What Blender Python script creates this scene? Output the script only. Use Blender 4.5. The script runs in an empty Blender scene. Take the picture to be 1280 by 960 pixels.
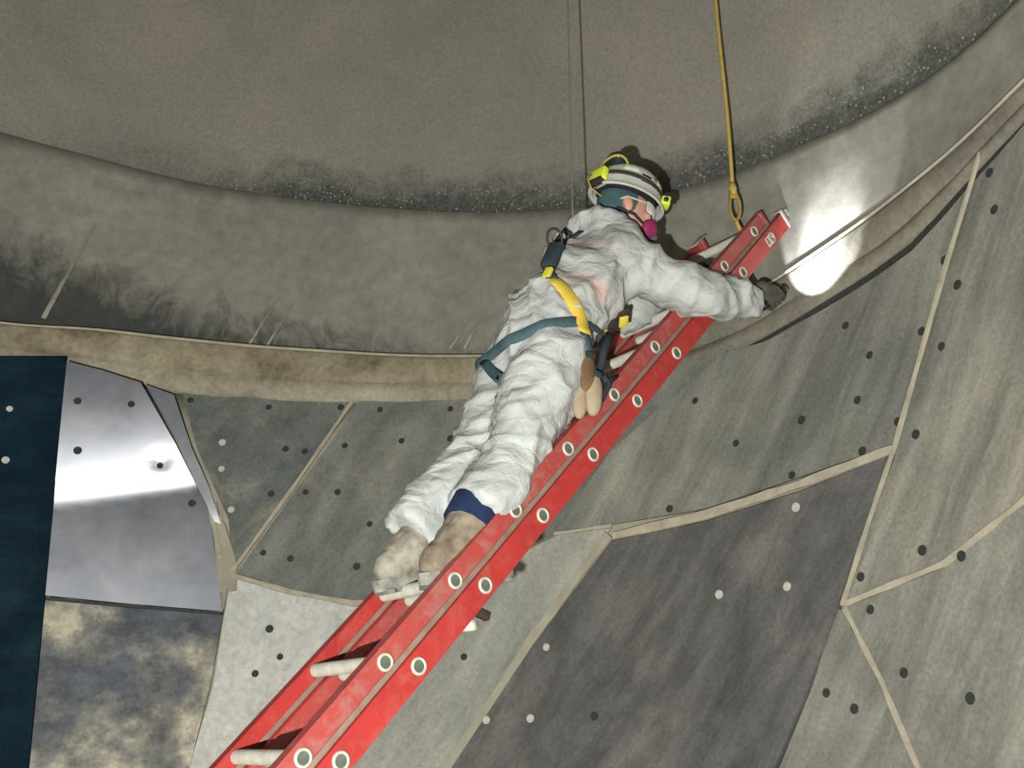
import bpy, bmesh, math, random
import numpy as np
from mathutils import Vector, Matrix, noise
from mathutils.bvhtree import BVHTree
random.seed(7); np.random.seed(7)
scene = bpy.context.scene
COL = scene.collection

# ------------------------------------------------------------------ camera, world, lights, exposure
FPX = 1244.0
TH = math.radians(20.0)
CAM = np.array([0.0, 0.0, 1.55])
XR = np.array([1.0, 0, 0]); XF = np.array([0, math.cos(TH), math.sin(TH)]); XU = np.array([0, -math.sin(TH), math.cos(TH)])
cam = bpy.data.cameras.new('camera'); cam.sensor_width = 36.0; cam.lens = 36.0*FPX/1280.0; cam.clip_start = 0.02
camo = bpy.data.objects.new('camera', cam); COL.objects.link(camo)
camo.location = CAM; camo.rotation_euler = (math.pi/2+TH, 0, 0)
scene.camera = camo
world = bpy.data.worlds.new('world'); scene.world = world; world.use_nodes = True
world.node_tree.nodes['Background'].inputs[0].default_value = (0.80, 0.88, 1.0, 1)
world.node_tree.nodes['Background'].inputs[1].default_value = 0.05
fl = bpy.data.lights.new('camera_flash', 'POINT'); fl.energy = 1080.0; fl.shadow_soft_size = 0.022; fl.color = (0.98, 1.0, 0.945)
flo = bpy.data.objects.new('camera_flash', fl); COL.objects.link(flo)
flo.location = CAM - XR*0.30 - XU*0.27 - XF*0.70
vs = scene.view_settings
vs.view_transform = 'Standard'; vs.look = 'None'; vs.exposure = 0.0; vs.gamma = 1.0; vs.use_curve_mapping = False

# ------------------------------------------------------------------ helpers
V3 = lambda a: np.asarray(a, float)
def unit(a): a = V3(a); return a/np.linalg.norm(a)
def ray(px, py): return XR*(px-640)/FPX + XU*(480-py)/FPX + XF
def pt(px, py, z): return CAM + ray(px, py)*z
ORG = {}
def org_of(p): return ORG[p.name] if p is not None else np.zeros(3)
def link(o, parent):
    COL.objects.link(o)
    if parent is not None: o.parent = parent
    return o
def empty(name, loc, parent=None):
    o = bpy.data.objects.new(name, None); o.empty_display_size = 0.1
    link(o, parent); o.location = V3(loc) - org_of(parent); ORG[o.name] = V3(loc); return o
def mesh_obj(name, V, F, mat, parent=None, smooth=True, org=None):
    """verts in world space; object origin at parent's origin (or org)"""
    po = org_of(parent); og = po if org is None else V3(org)
    me = bpy.data.meshes.new(name)
    me.from_pydata([tuple(V3(v)-og) for v in V], [], F); me.update()
    if mat is not None: me.materials.append(M[mat])
    if smooth: me.polygons.foreach_set('use_smooth', [True]*len(me.polygons))
    o = bpy.data.objects.new(name, me); link(o, parent); o.location = og-po; ORG[o.name] = og
    return o
def inst(name, me, MW, parent):
    o = bpy.data.objects.new(name, me); link(o, parent)
    o.matrix_basis = Matrix.Translation(Vector(-org_of(parent))) @ MW
    ORG[o.name] = org_of(parent); return o
def frame(loc, x, y, z):
    m = Matrix.Identity(4)
    for i in range(3):
        m[i][0], m[i][1], m[i][2], m[i][3] = x[i], y[i], z[i], loc[i]
    return m
def tag(o, label=None, cat=None, group=None, kind=None):
    if label: o['label'] = label
    if cat: o['category'] = cat
    if group: o['group'] = group
    if kind: o['kind'] = kind
    return o
class MB:
    def __init__(s): s.V = []; s.F = []
    def add(s, V, F):
        n = len(s.V); s.V += [V3(v) for v in V]; s.F += [tuple(i+n for i in f) for f in F]; return s
    def box(s, c, ax, h):
        """c centre, ax 3 unit axes, h half sizes"""
        c = V3(c); P = []
        for i in (-1, 1):
            for j in (-1, 1):
                for k in (-1, 1): P.append(c+V3(ax[0])*h[0]*i+V3(ax[1])*h[1]*j+V3(ax[2])*h[2]*k)
        return s.add(P, [(0,1,3,2),(4,6,7,5),(0,4,5,1),(2,3,7,6),(0,2,6,4),(1,5,7,3)])
    def bevbox(s, c, ax, h, b=0.1):
        """box with chamfered edges (b = absolute bevel)"""
        bm = bmesh.new(); bmesh.ops.create_cube(bm, size=1.0)
        for v in bm.verts: v.co = Vector((v.co.x*2*h[0], v.co.y*2*h[1], v.co.z*2*h[2]))
        bmesh.ops.bevel(bm, geom=list(bm.edges), offset=b, segments=2, profile=0.5, affect='EDGES')
        bm.verts.index_update()
        s.add([V3(c)+V3(ax[0])*v.co.x+V3(ax[1])*v.co.y+V3(ax[2])*v.co.z for v in bm.verts], [[v.index for v in f.verts] for f in bm.faces]); bm.free(); return s
    def tube(s, pts, r, n=12, caps=True, flat=None):
        """swept tube; r scalar or list; flat=(up vector list, half thickness) makes a ribbon-like section"""
        pts = [V3(p) for p in pts]; m = len(pts); rs = r if hasattr(r, '__len__') else [r]*m
        up = None; P = []
        for i in range(m):
            t = unit(pts[min(i+1, m-1)]-pts[max(i-1, 0)])
            if up is None:
                a = V3((0, 0, 1)) if abs(t[2]) < .9 else V3((1, 0, 0)); up = unit(np.cross(np.cross(t, a), t))
            else: up = unit(up - t*(up@t))
            sd = np.cross(t, up)
            for k in range(n):
                a = 2*math.pi*k/n; P.append(pts[i]+(up*math.cos(a)+sd*math.sin(a))*rs[i])
        F = [(i*n+k, i*n+(k+1) % n, (i+1)*n+(k+1) % n, (i+1)*n+k) for i in range(m-1) for k in range(n)]
        if caps: F += [tuple(range(n))[::-1], tuple((m-1)*n+k for k in range(n))]
        return s.add(P, F)
    def ribbon(s, pts, nrm, w, t, closed=False):
        """flat strap: pts path, nrm outward normals, w half width, t thickness"""
        m = len(pts); P = []
        for i in range(m):
            a = V3(pts[(i+1) % m] if closed else pts[min(i+1, m-1)]); b = V3(pts[i-1] if (closed or i > 0) else pts[0])
            tg = unit(a-b); n = unit(V3(nrm[i]) - tg*(V3(nrm[i])@tg)); sd = np.cross(tg, n)
            ww = w[i] if hasattr(w, '__len__') else w
            for (u, v) in ((-1, 0), (-.9, 1), (.9, 1), (1, 0)): P.append(V3(pts[i])+sd*ww*u+n*t*v)
        R_ = m if closed else m-1
        F = [(i*4+k, i*4+(k+1) % 4, ((i+1) % m)*4+(k+1) % 4, ((i+1) % m)*4+k) for i in range(R_) for k in range(4)]
        if not closed: F += [(3, 2, 1, 0), tuple((m-1)*4+k for k in range(4))]
        return s.add(P, F)
    def lathe(s, prof, loc, x, y, z, n=24, sx=1.0, sy=1.0):
        """prof [(r,h)] around z"""
        P = []; m = len(prof); loc, x, y, z = V3(loc), V3(x), V3(y), V3(z)
        for (r, h) in prof:
            for k in range(n):
                a = 2*math.pi*k/n; P.append(loc+x*r*sx*math.cos(a)+y*r*sy*math.sin(a)+z*h)
        F = [(i*n+k, i*n+(k+1) % n, (i+1)*n+(k+1) % n, (i+1)*n+k) for i in range(m-1) for k in range(n)]
        return s.add(P, F)
    def ell(s, c, ax, h, nu=16, nv=10):
        c = V3(c); P = []
        for j in range(1, nv):
            b = math.pi*j/nv
            for i in range(nu):
                a = 2*math.pi*i/nu
                P.append(c+V3(ax[0])*h[0]*math.sin(b)*math.cos(a)+V3(ax[1])*h[1]*math.sin(b)*math.sin(a)+V3(ax[2])*h[2]*math.cos(b))
        P += [c+V3(ax[2])*h[2], c-V3(ax[2])*h[2]]; a0 = len(P)-2
        F = [(j*nu+i, (j+1)*nu+i, (j+1)*nu+(i+1) % nu, j*nu+(i+1) % nu) for j in range(nv-2) for i in range(nu)]
        F += [(a0, i, (i+1) % nu) for i in range(nu)] + [(a0+1, (nv-2)*nu+(i+1) % nu, (nv-2)*nu+i) for i in range(nu)]
        return s.add(P, F)
    def cone(s, p, q, r1, r2, n=16, balls=(1, 1)):
        """frustum with optional end balls (for remeshing)"""
        s.tube([p, q], [r1, r2], n)
        I3 = np.eye(3)
        if balls[0]: s.ell(p, I3, (r1,)*3)
        if balls[1]: s.ell(q, I3, (r2,)*3)
        return s
    def build(s, name, mat, parent=None, smooth=True, org=None): return mesh_obj(name, s.V, s.F, mat, parent, smooth, org)
def remeshed(mb, voxel, smooth_it=6, fac=0.5):
    """one continuous skin over the overlapping volumes of mb -> (verts, normals, faces)"""
    me = bpy.data.meshes.new('tmp'); me.from_pydata([tuple(v) for v in mb.V], [], mb.F)
    bm = bmesh.new(); bm.from_mesh(me); bmesh.ops.recalc_face_normals(bm, faces=bm.faces); bm.to_mesh(me); bm.free()
    o = bpy.data.objects.new('tmp', me); COL.objects.link(o)
    r = o.modifiers.new('r', 'REMESH'); r.mode = 'VOXEL'; r.voxel_size = voxel
    if smooth_it:
        m = o.modifiers.new('s', 'SMOOTH'); m.factor = fac; m.iterations = smooth_it
    dg = bpy.context.evaluated_depsgraph_get(); ev = o.evaluated_get(dg); em = ev.to_mesh()
    n = len(em.vertices); a = np.empty(n*3); em.vertices.foreach_get('co', a)
    b = np.empty(n*3); em.vertices.foreach_get('normal', b)
    F = [tuple(p.vertices) for p in em.polygons]
    ev.to_mesh_clear(); bpy.data.objects.remove(o); bpy.data.meshes.remove(me)
    return a.reshape(-1, 3), b.reshape(-1, 3), F
def recalc(o):
    bm = bmesh.new(); bm.from_mesh(o.data); bmesh.ops.recalc_face_normals(bm, faces=bm.faces); bm.to_mesh(o.data); bm.free(); return o
def sharp(o, ang=35):
    """smooth shading but crisp corners"""
    bm = bmesh.new(); bm.from_mesh(o.data)
    for e in bm.edges:
        if len(e.link_faces) == 2 and e.calc_face_angle(0) > math.radians(ang): e.smooth = False
    bm.to_mesh(o.data); bm.free(); return o

# ------------------------------------------------------------------ materials
M = {}
def ramp(nt, fac, stops):
    r = nt.nodes.new('ShaderNodeValToRGB'); el = r.color_ramp.elements
    while len(el) < len(stops): el.new(0.5)
    for e, (p, c) in zip(el, stops): e.position = p; e.color = (*c, 1)
    nt.links.new(fac, r.inputs[0]); return r.outputs[0]
def noise_node(nt, co, scale, detail=5, rough=0.6, dist=0.0, stretch=None):
    n = nt.nodes.new('ShaderNodeTexNoise'); n.inputs['Scale'].default_value = scale; n.inputs['Detail'].default_value = detail
    n.inputs['Roughness'].default_value = rough; n.inputs['Distortion'].default_value = dist
    if stretch is not None:
        mp = nt.nodes.new('ShaderNodeMapping'); mp.inputs['Scale'].default_value = stretch.get('s', (1, 1, 1)); mp.inputs['Rotation'].default_value = stretch.get('r', (0, 0, 0))
        nt.links.new(co, mp.inputs[0]); co = mp.outputs[0]
    nt.links.new(co, n.inputs['Vector']); return n.outputs['Fac']
def mixc(nt, fac, a, b, mode='MIX'):
    m = nt.nodes.new('ShaderNodeMix'); m.data_type = 'RGBA'; m.blend_type = mode
    for s, v in ((m.inputs[0], fac), (m.inputs[6], a), (m.inputs[7], b)):
        if isinstance(v, (int, float)): s.default_value = v
        elif isinstance(v, tuple): s.default_value = (*v, 1)
        else: nt.links.new(v, s)
    return m.outputs[2]
def math_n(nt, op, a, b=None, clamp=False):
    m = nt.nodes.new('ShaderNodeMath'); m.operation = op; m.use_clamp = clamp
    for s, v in ((m.inputs[0], a), (m.inputs[1], b)):
        if v is None: continue
        if isinstance(v, (int, float)): s.default_value = v
        else: nt.links.new(v, s)
    return m.outputs[0]
def attr(nt, name):
    a = nt.nodes.new('ShaderNodeAttribute'); a.attribute_name = name; return a
def base(name, rough=0.7, metal=0.0, spec=0.3):
    m = bpy.data.materials.new(name); m.use_nodes = True; nt = m.node_tree; b = nt.nodes['Principled BSDF']
    b.inputs['Roughness'].default_value = rough; b.inputs['Metallic'].default_value = metal; b.inputs['Specular IOR Level'].default_value = spec
    tc = nt.nodes.new('ShaderNodeTexCoord'); M[name] = m; return nt, b, tc.outputs['Object']
def bump(nt, b, h, strength=0.3, dist=0.01):
    n = nt.nodes.new('ShaderNodeBump'); n.inputs['Strength'].default_value = strength; n.inputs['Distance'].default_value = dist
    nt.links.new(h, n.inputs['Height']); nt.links.new(n.outputs[0], b.inputs['Normal'])
def simple(name, c1, c2=None, scale=12.0, rough=0.6, metal=0.0, bmp=0.0, spec=0.3, lo=0.35, hi=0.7):
    nt, b, co = base(name, rough, metal, spec)
    c2 = c2 or tuple(x*0.75 for x in c1)
    f = noise_node(nt, co, scale)
    nt.links.new(ramp(nt, f, [(lo, c1), (hi, c2)]), b.inputs['Base Color'])
    if bmp: bump(nt, b, noise_node(nt, co, scale*4), bmp, 0.004)
    return nt, b, co
def plate_mat(name, c1, c2, c3, rough=0.75, metal=0.0, streak=(1, 1, 1), rot=(0, 0, 0), scale=1.6, fine=60, stops=(0.34, 0.52, 0.68), spec=0.25, samt=0.6, dist=0.7):
    """worn steel: broad stains, scrape marks stretched along one direction of the plate, fine speckle"""
    nt, b, co = base(name, rough, metal, spec)
    co = attr(nt, 'uvh').outputs['Vector']
    broad = noise_node(nt, co, scale, 9, 0.64, dist)
    c = ramp(nt, broad, list(zip(stops, (c1, c2, c3))))
    mr = nt.nodes.new('ShaderNodeMapping'); mr.inputs['Rotation'].default_value = rot; nt.links.new(co, mr.inputs[0])
    st = noise_node(nt, mr.outputs[0], 2.2, 7, 0.68, dist*.5, {'s': streak})
    c = mixc(nt, samt, c, ramp(nt, st, [(0.34, (0.27, 0.27, 0.27)), (0.66, (0.74, 0.73, 0.70))]), 'OVERLAY')
    fn = noise_node(nt, co, fine, 4, 0.75)
    c = mixc(nt, 0.4, c, ramp(nt, fn, [(0.3, (0.25, 0.25, 0.25)), (0.7, (0.75, 0.75, 0.75))]), 'OVERLAY')
    nt.links.new(c, b.inputs['Base Color'])
    bump(nt, b, fn, 0.15, 0.004); return nt, b, co, c
RS = (0, 0, math.radians(-33))
plate_mat('plate_grey', (0.120, 0.127, 0.118), (0.152, 0.155, 0.142), (0.215, 0.20, 0.165), streak=(2.5, 0.8, 1), rot=RS)
plate_mat('plate_dusty', (0.140, 0.140, 0.126), (0.185, 0.181, 0.160), (0.24, 0.225, 0.185), streak=(3.2, 0.42, 1), rot=RS, scale=1.3, samt=0.75)
plate_mat('plate_dark', (0.066, 0.066, 0.066), (0.100, 0.096, 0.094), (0.140, 0.131, 0.122), streak=(4, 0.9, 1), rot=(0, 0, math.radians(-40)), scale=1.8, samt=0.7)
plate_mat('plate_stained', (0.085, 0.098, 0.095), (0.125, 0.132, 0.122), (0.235, 0.215, 0.165), scale=2.6, streak=(2, 1, 1), rot=RS)
plate_mat('plate_pale', (0.42, 0.415, 0.39), (0.45, 0.445, 0.42), (0.49, 0.475, 0.445), streak=(2, 1, 1), fine=30, samt=0.25)
plate_mat('plate_pale_grey', (0.22, 0.225, 0.20), (0.27, 0.27, 0.24), (0.34, 0.325, 0.275), streak=(3, 0.5, 1), rot=RS, samt=0.45)
plate_mat('plate_crust', (0.085, 0.092, 0.108), (0.17, 0.165, 0.155), (0.42, 0.38, 0.30), scale=3.0, streak=(2.5, 4.5, 1), stops=(0.43, 0.54, 0.66), samt=0.8, fine=45, dist=0.05)
plate_mat('panel_navy', (0.0022, 0.010, 0.019), (0.004, 0.015, 0.026), (0.009, 0.024, 0.036), rough=0.8, streak=(1, 3, 1), fine=70, spec=0.08)
def shiny():
    nt, b, co = base('plate_polished', 0.36, 1.0, 0.5)
    n = noise_node(nt, co, 3, 5, 0.6, 0.4)
    nt.links.new(ramp(nt, n, [(0.35, (0.36, 0.37, 0.41)), (0.7, (0.46, 0.46, 0.49))]), b.inputs['Base Color'])
    r = noise_node(nt, co, 5, 6, 0.7); nt.links.new(math_n(nt, 'MULTIPLY_ADD', r, 0.16), b.inputs['Roughness'])
    b.inputs['Roughness'].links[0].from_node.inputs[2].default_value = 0.30
    bump(nt, b, noise_node(nt, co, 1.6, 2, 0.4), 0.25, 0.03)
shiny()
simple('weld_dust', (0.40, 0.35, 0.26), (0.27, 0.245, 0.19), 14, 0.9, bmp=0.5)
simple('ledge_dust', (0.34, 0.305, 0.235), (0.24, 0.217, 0.168), 6, 0.9, bmp=0.5)
def ledge(name, stops):
    nt, b, co = base(name, 0.9)
    f = noise_node(nt, co, 4, 7, 0.65, 0.5)
    c = ramp(nt, f, stops)
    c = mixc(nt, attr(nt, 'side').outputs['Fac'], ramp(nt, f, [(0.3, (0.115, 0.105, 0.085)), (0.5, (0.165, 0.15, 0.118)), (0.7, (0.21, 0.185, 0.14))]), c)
    fn = noise_node(nt, co, 40, 4, 0.7)
    c = mixc(nt, 0.4, c, ramp(nt, fn, [(0.3, (0.25,)*3), (0.7, (0.75,)*3)]), 'OVERLAY')
    nt.links.new(c, b.inputs['Base Color']); bump(nt, b, f, 0.5, 0.02)
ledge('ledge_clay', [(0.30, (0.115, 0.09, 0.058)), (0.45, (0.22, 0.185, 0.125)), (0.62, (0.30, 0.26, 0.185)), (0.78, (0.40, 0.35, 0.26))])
ledge('ledge_lower', [(0.30, (0.17, 0.15, 0.115)), (0.45, (0.27, 0.24, 0.18)), (0.7, (0.37, 0.33, 0.25))])
def band():
    nt, b, co = base('band_steel', 0.8)
    h = attr(nt, 'above').outputs['Fac']; side = attr(nt, 'side').outputs['Fac']
    f = noise_node(nt, co, 1.5, 5, 0.6, 0.4)
    c = ramp(nt, f, [(0.35, (0.19, 0.18, 0.157)), (0.55, (0.225, 0.21, 0.178)), (0.7, (0.26, 0.237, 0.195))])
    # scoured dark soot band above the ledge on the left, brushed by upward strokes
    st = noise_node(nt, co, 7.0, 8, 0.78, 1.6, {'s': (1.0, 1.0, 0.6), 'r': (0, math.radians(-35), 0)})
    lim = math_n(nt, 'ADD', math_n(nt, 'MULTIPLY', side, 0.66), math_n(nt, 'MULTIPLY', math_n(nt, 'SUBTRACT', st, 0.5), 0.75))
    soot = math_n(nt, 'MULTIPLY', math_n(nt, 'MULTIPLY', math_n(nt, 'SUBTRACT', lim, h), 3.6, True), 0.95)
    c = mixc(nt, soot, c, (0.040, 0.043, 0.041))
    lt = noise_node(nt, co, 12, 6, 0.7)
    c = mixc(nt, 0.45, c, ramp(nt, lt, [(0.3, (0.25,)*3), (0.7, (0.74,)*3)]), 'OVERLAY')
    nt.links.new(c, b.inputs['Base Color']); bump(nt, b, lt, 0.25, 0.006)
band()
def upper():
    nt, b, co = base('shell_steel', 0.85)
    h = attr(nt, 'above').outputs['Fac']; crust = attr(nt, 'side').outputs['Fac']
    f = noise_node(nt, co, 1.3, 5, 0.6, 0.5)
    c = ramp(nt, f, [(0.33, (0.21, 0.198, 0.17)), (0.52, (0.24, 0.222, 0.185)), (0.7, (0.275, 0.245, 0.197))])
    fn = noise_node(nt, co, 55, 3, 0.75)
    c = mixc(nt, 0.35, c, ramp(nt, fn, [(0.3, (0.25,)*3), (0.7, (0.75,)*3)]), 'OVERLAY')
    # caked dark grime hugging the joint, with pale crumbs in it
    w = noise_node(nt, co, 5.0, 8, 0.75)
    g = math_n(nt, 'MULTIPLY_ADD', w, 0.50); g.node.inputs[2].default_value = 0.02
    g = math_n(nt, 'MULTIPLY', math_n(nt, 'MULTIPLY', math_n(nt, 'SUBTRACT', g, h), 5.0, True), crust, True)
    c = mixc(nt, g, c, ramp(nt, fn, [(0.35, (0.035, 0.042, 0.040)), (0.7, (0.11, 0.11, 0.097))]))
    vo = nt.nodes.new('ShaderNodeTexVoronoi'); vo.inputs['Scale'].default_value = 42; nt.links.new(co, vo.inputs['Vector'])
    sp = math_n(nt, 'LESS_THAN', math_n(nt, 'ADD', vo.outputs['Distance'], math_n(nt, 'MULTIPLY', fn, 0.75)), 0.58)
    c = mixc(nt, math_n(nt, 'MULTIPLY', math_n(nt, 'MULTIPLY', sp, g, True), 0.85), c, (0.34, 0.33, 0.29))
    nt.links.new(c, b.inputs['Base Color']); bump(nt, b, fn, 0.3, 0.006)
upper()
def fade_streak():
    nt, b, co = base('dust_streak', 0.9)
    f = noise_node(nt, co, 22, 5, 0.7)
    nt.links.new(ramp(nt, f, [(0.3, (0.24, 0.22, 0.18)), (0.65, (0.36, 0.33, 0.26))]), b.inputs['Base Color'])
    a = attr(nt, 'fade').outputs['Fac']; nt.links.new(math_n(nt, 'MULTIPLY', a, math_n(nt, 'MULTIPLY_ADD', f, 1.2), True), b.inputs['Alpha'])
fade_streak()
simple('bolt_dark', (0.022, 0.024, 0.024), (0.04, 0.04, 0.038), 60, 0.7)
simple('bolt_pale', (0.50, 0.48, 0.42), (0.36, 0.34, 0.29), 60, 0.8)
simple('floor_steel', (0.12, 0.115, 0.10), (0.18, 0.17, 0.14), 5, 0.85, bmp=0.3)
def red(name, c1, c2, dust, amt):
    nt, b, co = base(name, 0.42, 0, 0.4)
    f = noise_node(nt, co, 7, 5, 0.65)
    c = ramp(nt, f, [(0.35, c1), (0.68, c2)])
    d = noise_node(nt, co, 16, 7, 0.75, 0.6)
    c = mixc(nt, math_n(nt, 'MULTIPLY', math_n(nt, 'MULTIPLY', math_n(nt, 'SUBTRACT', d, 0.48), 5.0, True), amt), c, dust)
    nt.links.new(c, b.inputs['Base Color']); bump(nt, b, d, 0.08, 0.002)
red('ladder_red', (0.37, 0.030, 0.026), (0.30, 0.024, 0.022), (0.36, 0.12, 0.095), 0.35)
red('ladder_red_dusty', (0.34, 0.045, 0.04), (0.29, 0.05, 0.045), (0.27, 0.17, 0.14), 0.65)
simple('ladder_dust_shade', (0.22, 0.16, 0.12), (0.17, 0.10, 0.08), 20, 0.9)
simple('rung_alloy', (0.52, 0.50, 0.43), (0.38, 0.36, 0.30), 18, 0.7, bmp=0.2)
simple('ferrule_alloy', (0.55, 0.52, 0.43), (0.42, 0.40, 0.33), 40, 0.5, 0.25)
simple('rung_bore', (0.10, 0.12, 0.09), (0.06, 0.07, 0.055), 30, 0.9)
simple('cap_grey', (0.30, 0.30, 0.27), (0.20, 0.20, 0.18), 30, 0.7)
simple('cap_pale', (0.34, 0.335, 0.305), (0.26, 0.26, 0.24), 30, 0.7)
simple('lock_black', (0.02, 0.022, 0.02), (0.05, 0.03, 0.03), 30, 0.6)
simple('sticker', (0.62, 0.58, 0.50), (0.50, 0.46, 0.40), 30, 0.8)
simple('sticker_ink', (0.06, 0.05, 0.05), None, 30, 0.8)
def suit():
    nt, b, co = base('coverall_white', 0.62, 0, 0.3)
    t = attr(nt, 'tint').outputs['Color']
    f = noise_node(nt, co, 5, 5, 0.6)
    c = ramp(nt, f, [(0.35, (0.41, 0.413, 0.40)), (0.68, (0.335, 0.342, 0.332))])
    c = mixc(nt, 1.0, c, t, 'MULTIPLY')
    nt.links.new(c, b.inputs['Base Color'])
    cr = noise_node(nt, co, 16, 4, 0.6, 1.2)
    vo = nt.nodes.new('ShaderNodeTexVoronoi'); vo.feature = 'DISTANCE_TO_EDGE'; vo.inputs['Scale'].default_value = 9
    mp = nt.nodes.new('ShaderNodeMapping'); mp.inputs['Scale'].default_value = (1, 1, 1.7)
    nn = nt.nodes.new('ShaderNodeTexNoise'); nn.inputs['Scale'].default_value = 5; nt.links.new(co, nn.inputs['Vector'])
    nt.links.new(mixc(nt, 0.12, co, nn.outputs['Color'], 'ADD'), mp.inputs[0]); nt.links.new(mp.outputs[0], vo.inputs['Vector'])
    e = math_n(nt, 'MULTIPLY', vo.outputs['Distance'], 3.0, True)
    bump(nt, b, math_n(nt, 'ADD', math_n(nt, 'MULTIPLY', e, 0.6), cr), 0.5, 0.016)
suit()
simple('skin', (0.50, 0.27, 0.19), (0.42, 0.20, 0.14), 20, 0.55, spec=0.4)
simple('hair', (0.03, 0.04, 0.04), (0.05, 0.06, 0.06), 60, 0.8)
simple('bandana', (0.03, 0.065, 0.075), (0.06, 0.10, 0.11), 20, 0.9)
simple('denim', (0.005, 0.012, 0.045), (0.010, 0.022, 0.06), 30, 0.9, bmp=0.3)
simple('boot_leather', (0.25, 0.205, 0.15), (0.085, 0.06, 0.04), 16, 0.9, bmp=0.4)
simple('boot_dust', (0.32, 0.29, 0.235), (0.10, 0.082, 0.06), 17, 0.95, bmp=0.4)
simple('boot_sole', (0.30, 0.285, 0.24), (0.10, 0.10, 0.09), 18, 0.95)
simple('tread', (0.12, 0.125, 0.115), (0.22, 0.21, 0.18), 20, 0.9)
simple('glove', (0.045, 0.045, 0.035), (0.10, 0.09, 0.065), 18, 0.8, bmp=0.4)
simple('torch_black', (0.012, 0.013, 0.014), (0.025, 0.025, 0.025), 30, 0.4)
simple('strap_teal', (0.035, 0.065, 0.080), (0.06, 0.095, 0.105), 25, 0.8)
simple('strap_yellow', (0.60, 0.43, 0.055), (0.50, 0.34, 0.05), 20, 0.75)
simple('strap_dark', (0.015, 0.022, 0.028), (0.03, 0.04, 0.045), 25, 0.8)
simple('buckle_yellow', (0.58, 0.50, 0.05), None, 20, 0.6)
simple('steel', (0.30, 0.31, 0.32), (0.2, 0.2, 0.2), 30, 0.4, 0.8)
simple('helmet_white', (0.50, 0.50, 0.46), (0.38, 0.38, 0.34), 14, 0.4)
simple('helmet_liner', (0.012, 0.014, 0.016), None, 20, 0.8)
simple('lamp_yellow', (0.62, 0.68, 0.04), (0.5, 0.55, 0.05), 20, 0.5)
simple('strap_gold', (0.40, 0.30, 0.06), (0.25, 0.18, 0.05), 20, 0.7)
simple('sticker_dark', (0.035, 0.042, 0.045), None, 20, 0.6)
simple('sticker_red', (0.35, 0.09, 0.05), None, 20, 0.6)
simple('sticker_green', (0.42, 0.55, 0.44), (0.60, 0.62, 0.54), 40, 0.6)
simple('goggle_lens', (0.012, 0.024, 0.020), (0.02, 0.03, 0.028), 8, 0.25, spec=0.5)
simple('respirator_pink', (0.27, 0.018, 0.095), (0.21, 0.016, 0.08), 12, 0.6)
simple('respirator_grey', (0.10, 0.10, 0.11), None, 12, 0.6)
simple('pouch_tan', (0.34, 0.27, 0.19), (0.27, 0.20, 0.135), 12, 0.9, bmp=0.3)
simple('pouch_brown', (0.17, 0.10, 0.05), (0.10, 0.06, 0.035), 12, 0.9, bmp=0.3)
simple('rope_yellow', (0.47, 0.33, 0.075), (0.36, 0.25, 0.06), 60, 0.85, bmp=0.5)
simple('hook_brass', (0.42, 0.28, 0.06), (0.26, 0.17, 0.05), 30, 0.5, 0.3)
simple('wire_grey', (0.17, 0.165, 0.15), (0.12, 0.115, 0.105), 60, 0.7)
simple('eye_white', (0.7, 0.68, 0.64), None, 10, 0.3)
nt, b, co = simple('glass', (0.85, 0.88, 0.85), (0.8, 0.84, 0.8), 10, 0.08, spec=0.6); b.inputs['Alpha'].default_value = 0.32
nt, b, co = base('torch_lens', 0.2); b.inputs['Base Color'].default_value = (0.9, 0.95, 1, 1); b.inputs['Emission Color'].default_value = (0.88, 0.95, 1, 1); b.inputs['Emission Strength'].default_value = 30

# ------------------------------------------------------------------ the vessel
CX, CY = -1.13, 1.97
def cyl(phi, r, h): return np.array([CX+r*math.cos(phi), CY+r*math.sin(phi), h])
def hit(px, py, rf):
    """ray through a photo point onto the surface of revolution r = rf(h): (phi, h, point)"""
    d = ray(px, py); r = rf(3.0)
    for _ in range(12):
        a = d[0]**2+d[1]**2; bb = -2*(d[0]*CX+d[1]*CY); cc = CX*CX+CY*CY-r*r
        t = (-bb+math.sqrt(bb*bb-4*a*cc))/(2*a); P = CAM+d*t; r = rf(P[2])
    return math.atan2(P[1]-CY, P[0]-CX), P[2], P
def ring_height(pix, r):
    q = []
    for x, y in pix:
        a = 1.2
        for _ in range(8): a, h_, _p = hit(x, y, lambda h: r(a))
        q.append((a, h_))
    q = sorted(q); a = np.array([p[0] for p in q]); h = np.array([p[1] for p in q])
    g = np.linspace(math.radians(-150), math.radians(330), 961)
    y = np.interp(g, a, h); k = np.exp(-np.linspace(-2, 2, 25)**2); k /= k.sum()
    y = np.convolve(np.pad(y, 12, 'edge'), k, 'valid')
    return lambda phi: float(np.interp(phi, g, y))
R_BAND, R_SEAM, R_LIP, R_PL = 2.93, 2.90, 2.84, 2.88
seam_px = [(0,165),(110,194),(250,230),(400,251),(500,261),(640,265),(720,260),(810,246),(900,222),(990,185),(1100,135),(1190,76),(1240,28)]
ledge_px = [(0,404),(120,410),(250,425),(400,437),(600,444),(700,441),(800,428),(900,392),(990,335),(1086,270),(1150,220),(1219,162),(1280,98)]
ledgeb_px = [(0,455),(90,462),(220,490),(450,502),(590,500),(700,494),(800,477),(900,445),(960,418),(1030,376),(1090,338),(1140,300),(1180,255),(1230,200),(1280,140)]
def RL(p): return float(np.interp(math.degrees(p), [-28, 46, 66, 243], [2.853, 2.853, R_LIP, R_LIP]))   # the ledge stands out less on the right
def RB(p): return float(np.interp(math.degrees(p), [-28, 46, 66, 243], [2.888, 2.888, R_BAND, R_BAND]))
H_SEAM = ring_height(seam_px, lambda p: R_SEAM); H_LED = ring_height(ledge_px, RL); H_LEDB = ring_height(ledgeb_px, RL)
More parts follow.
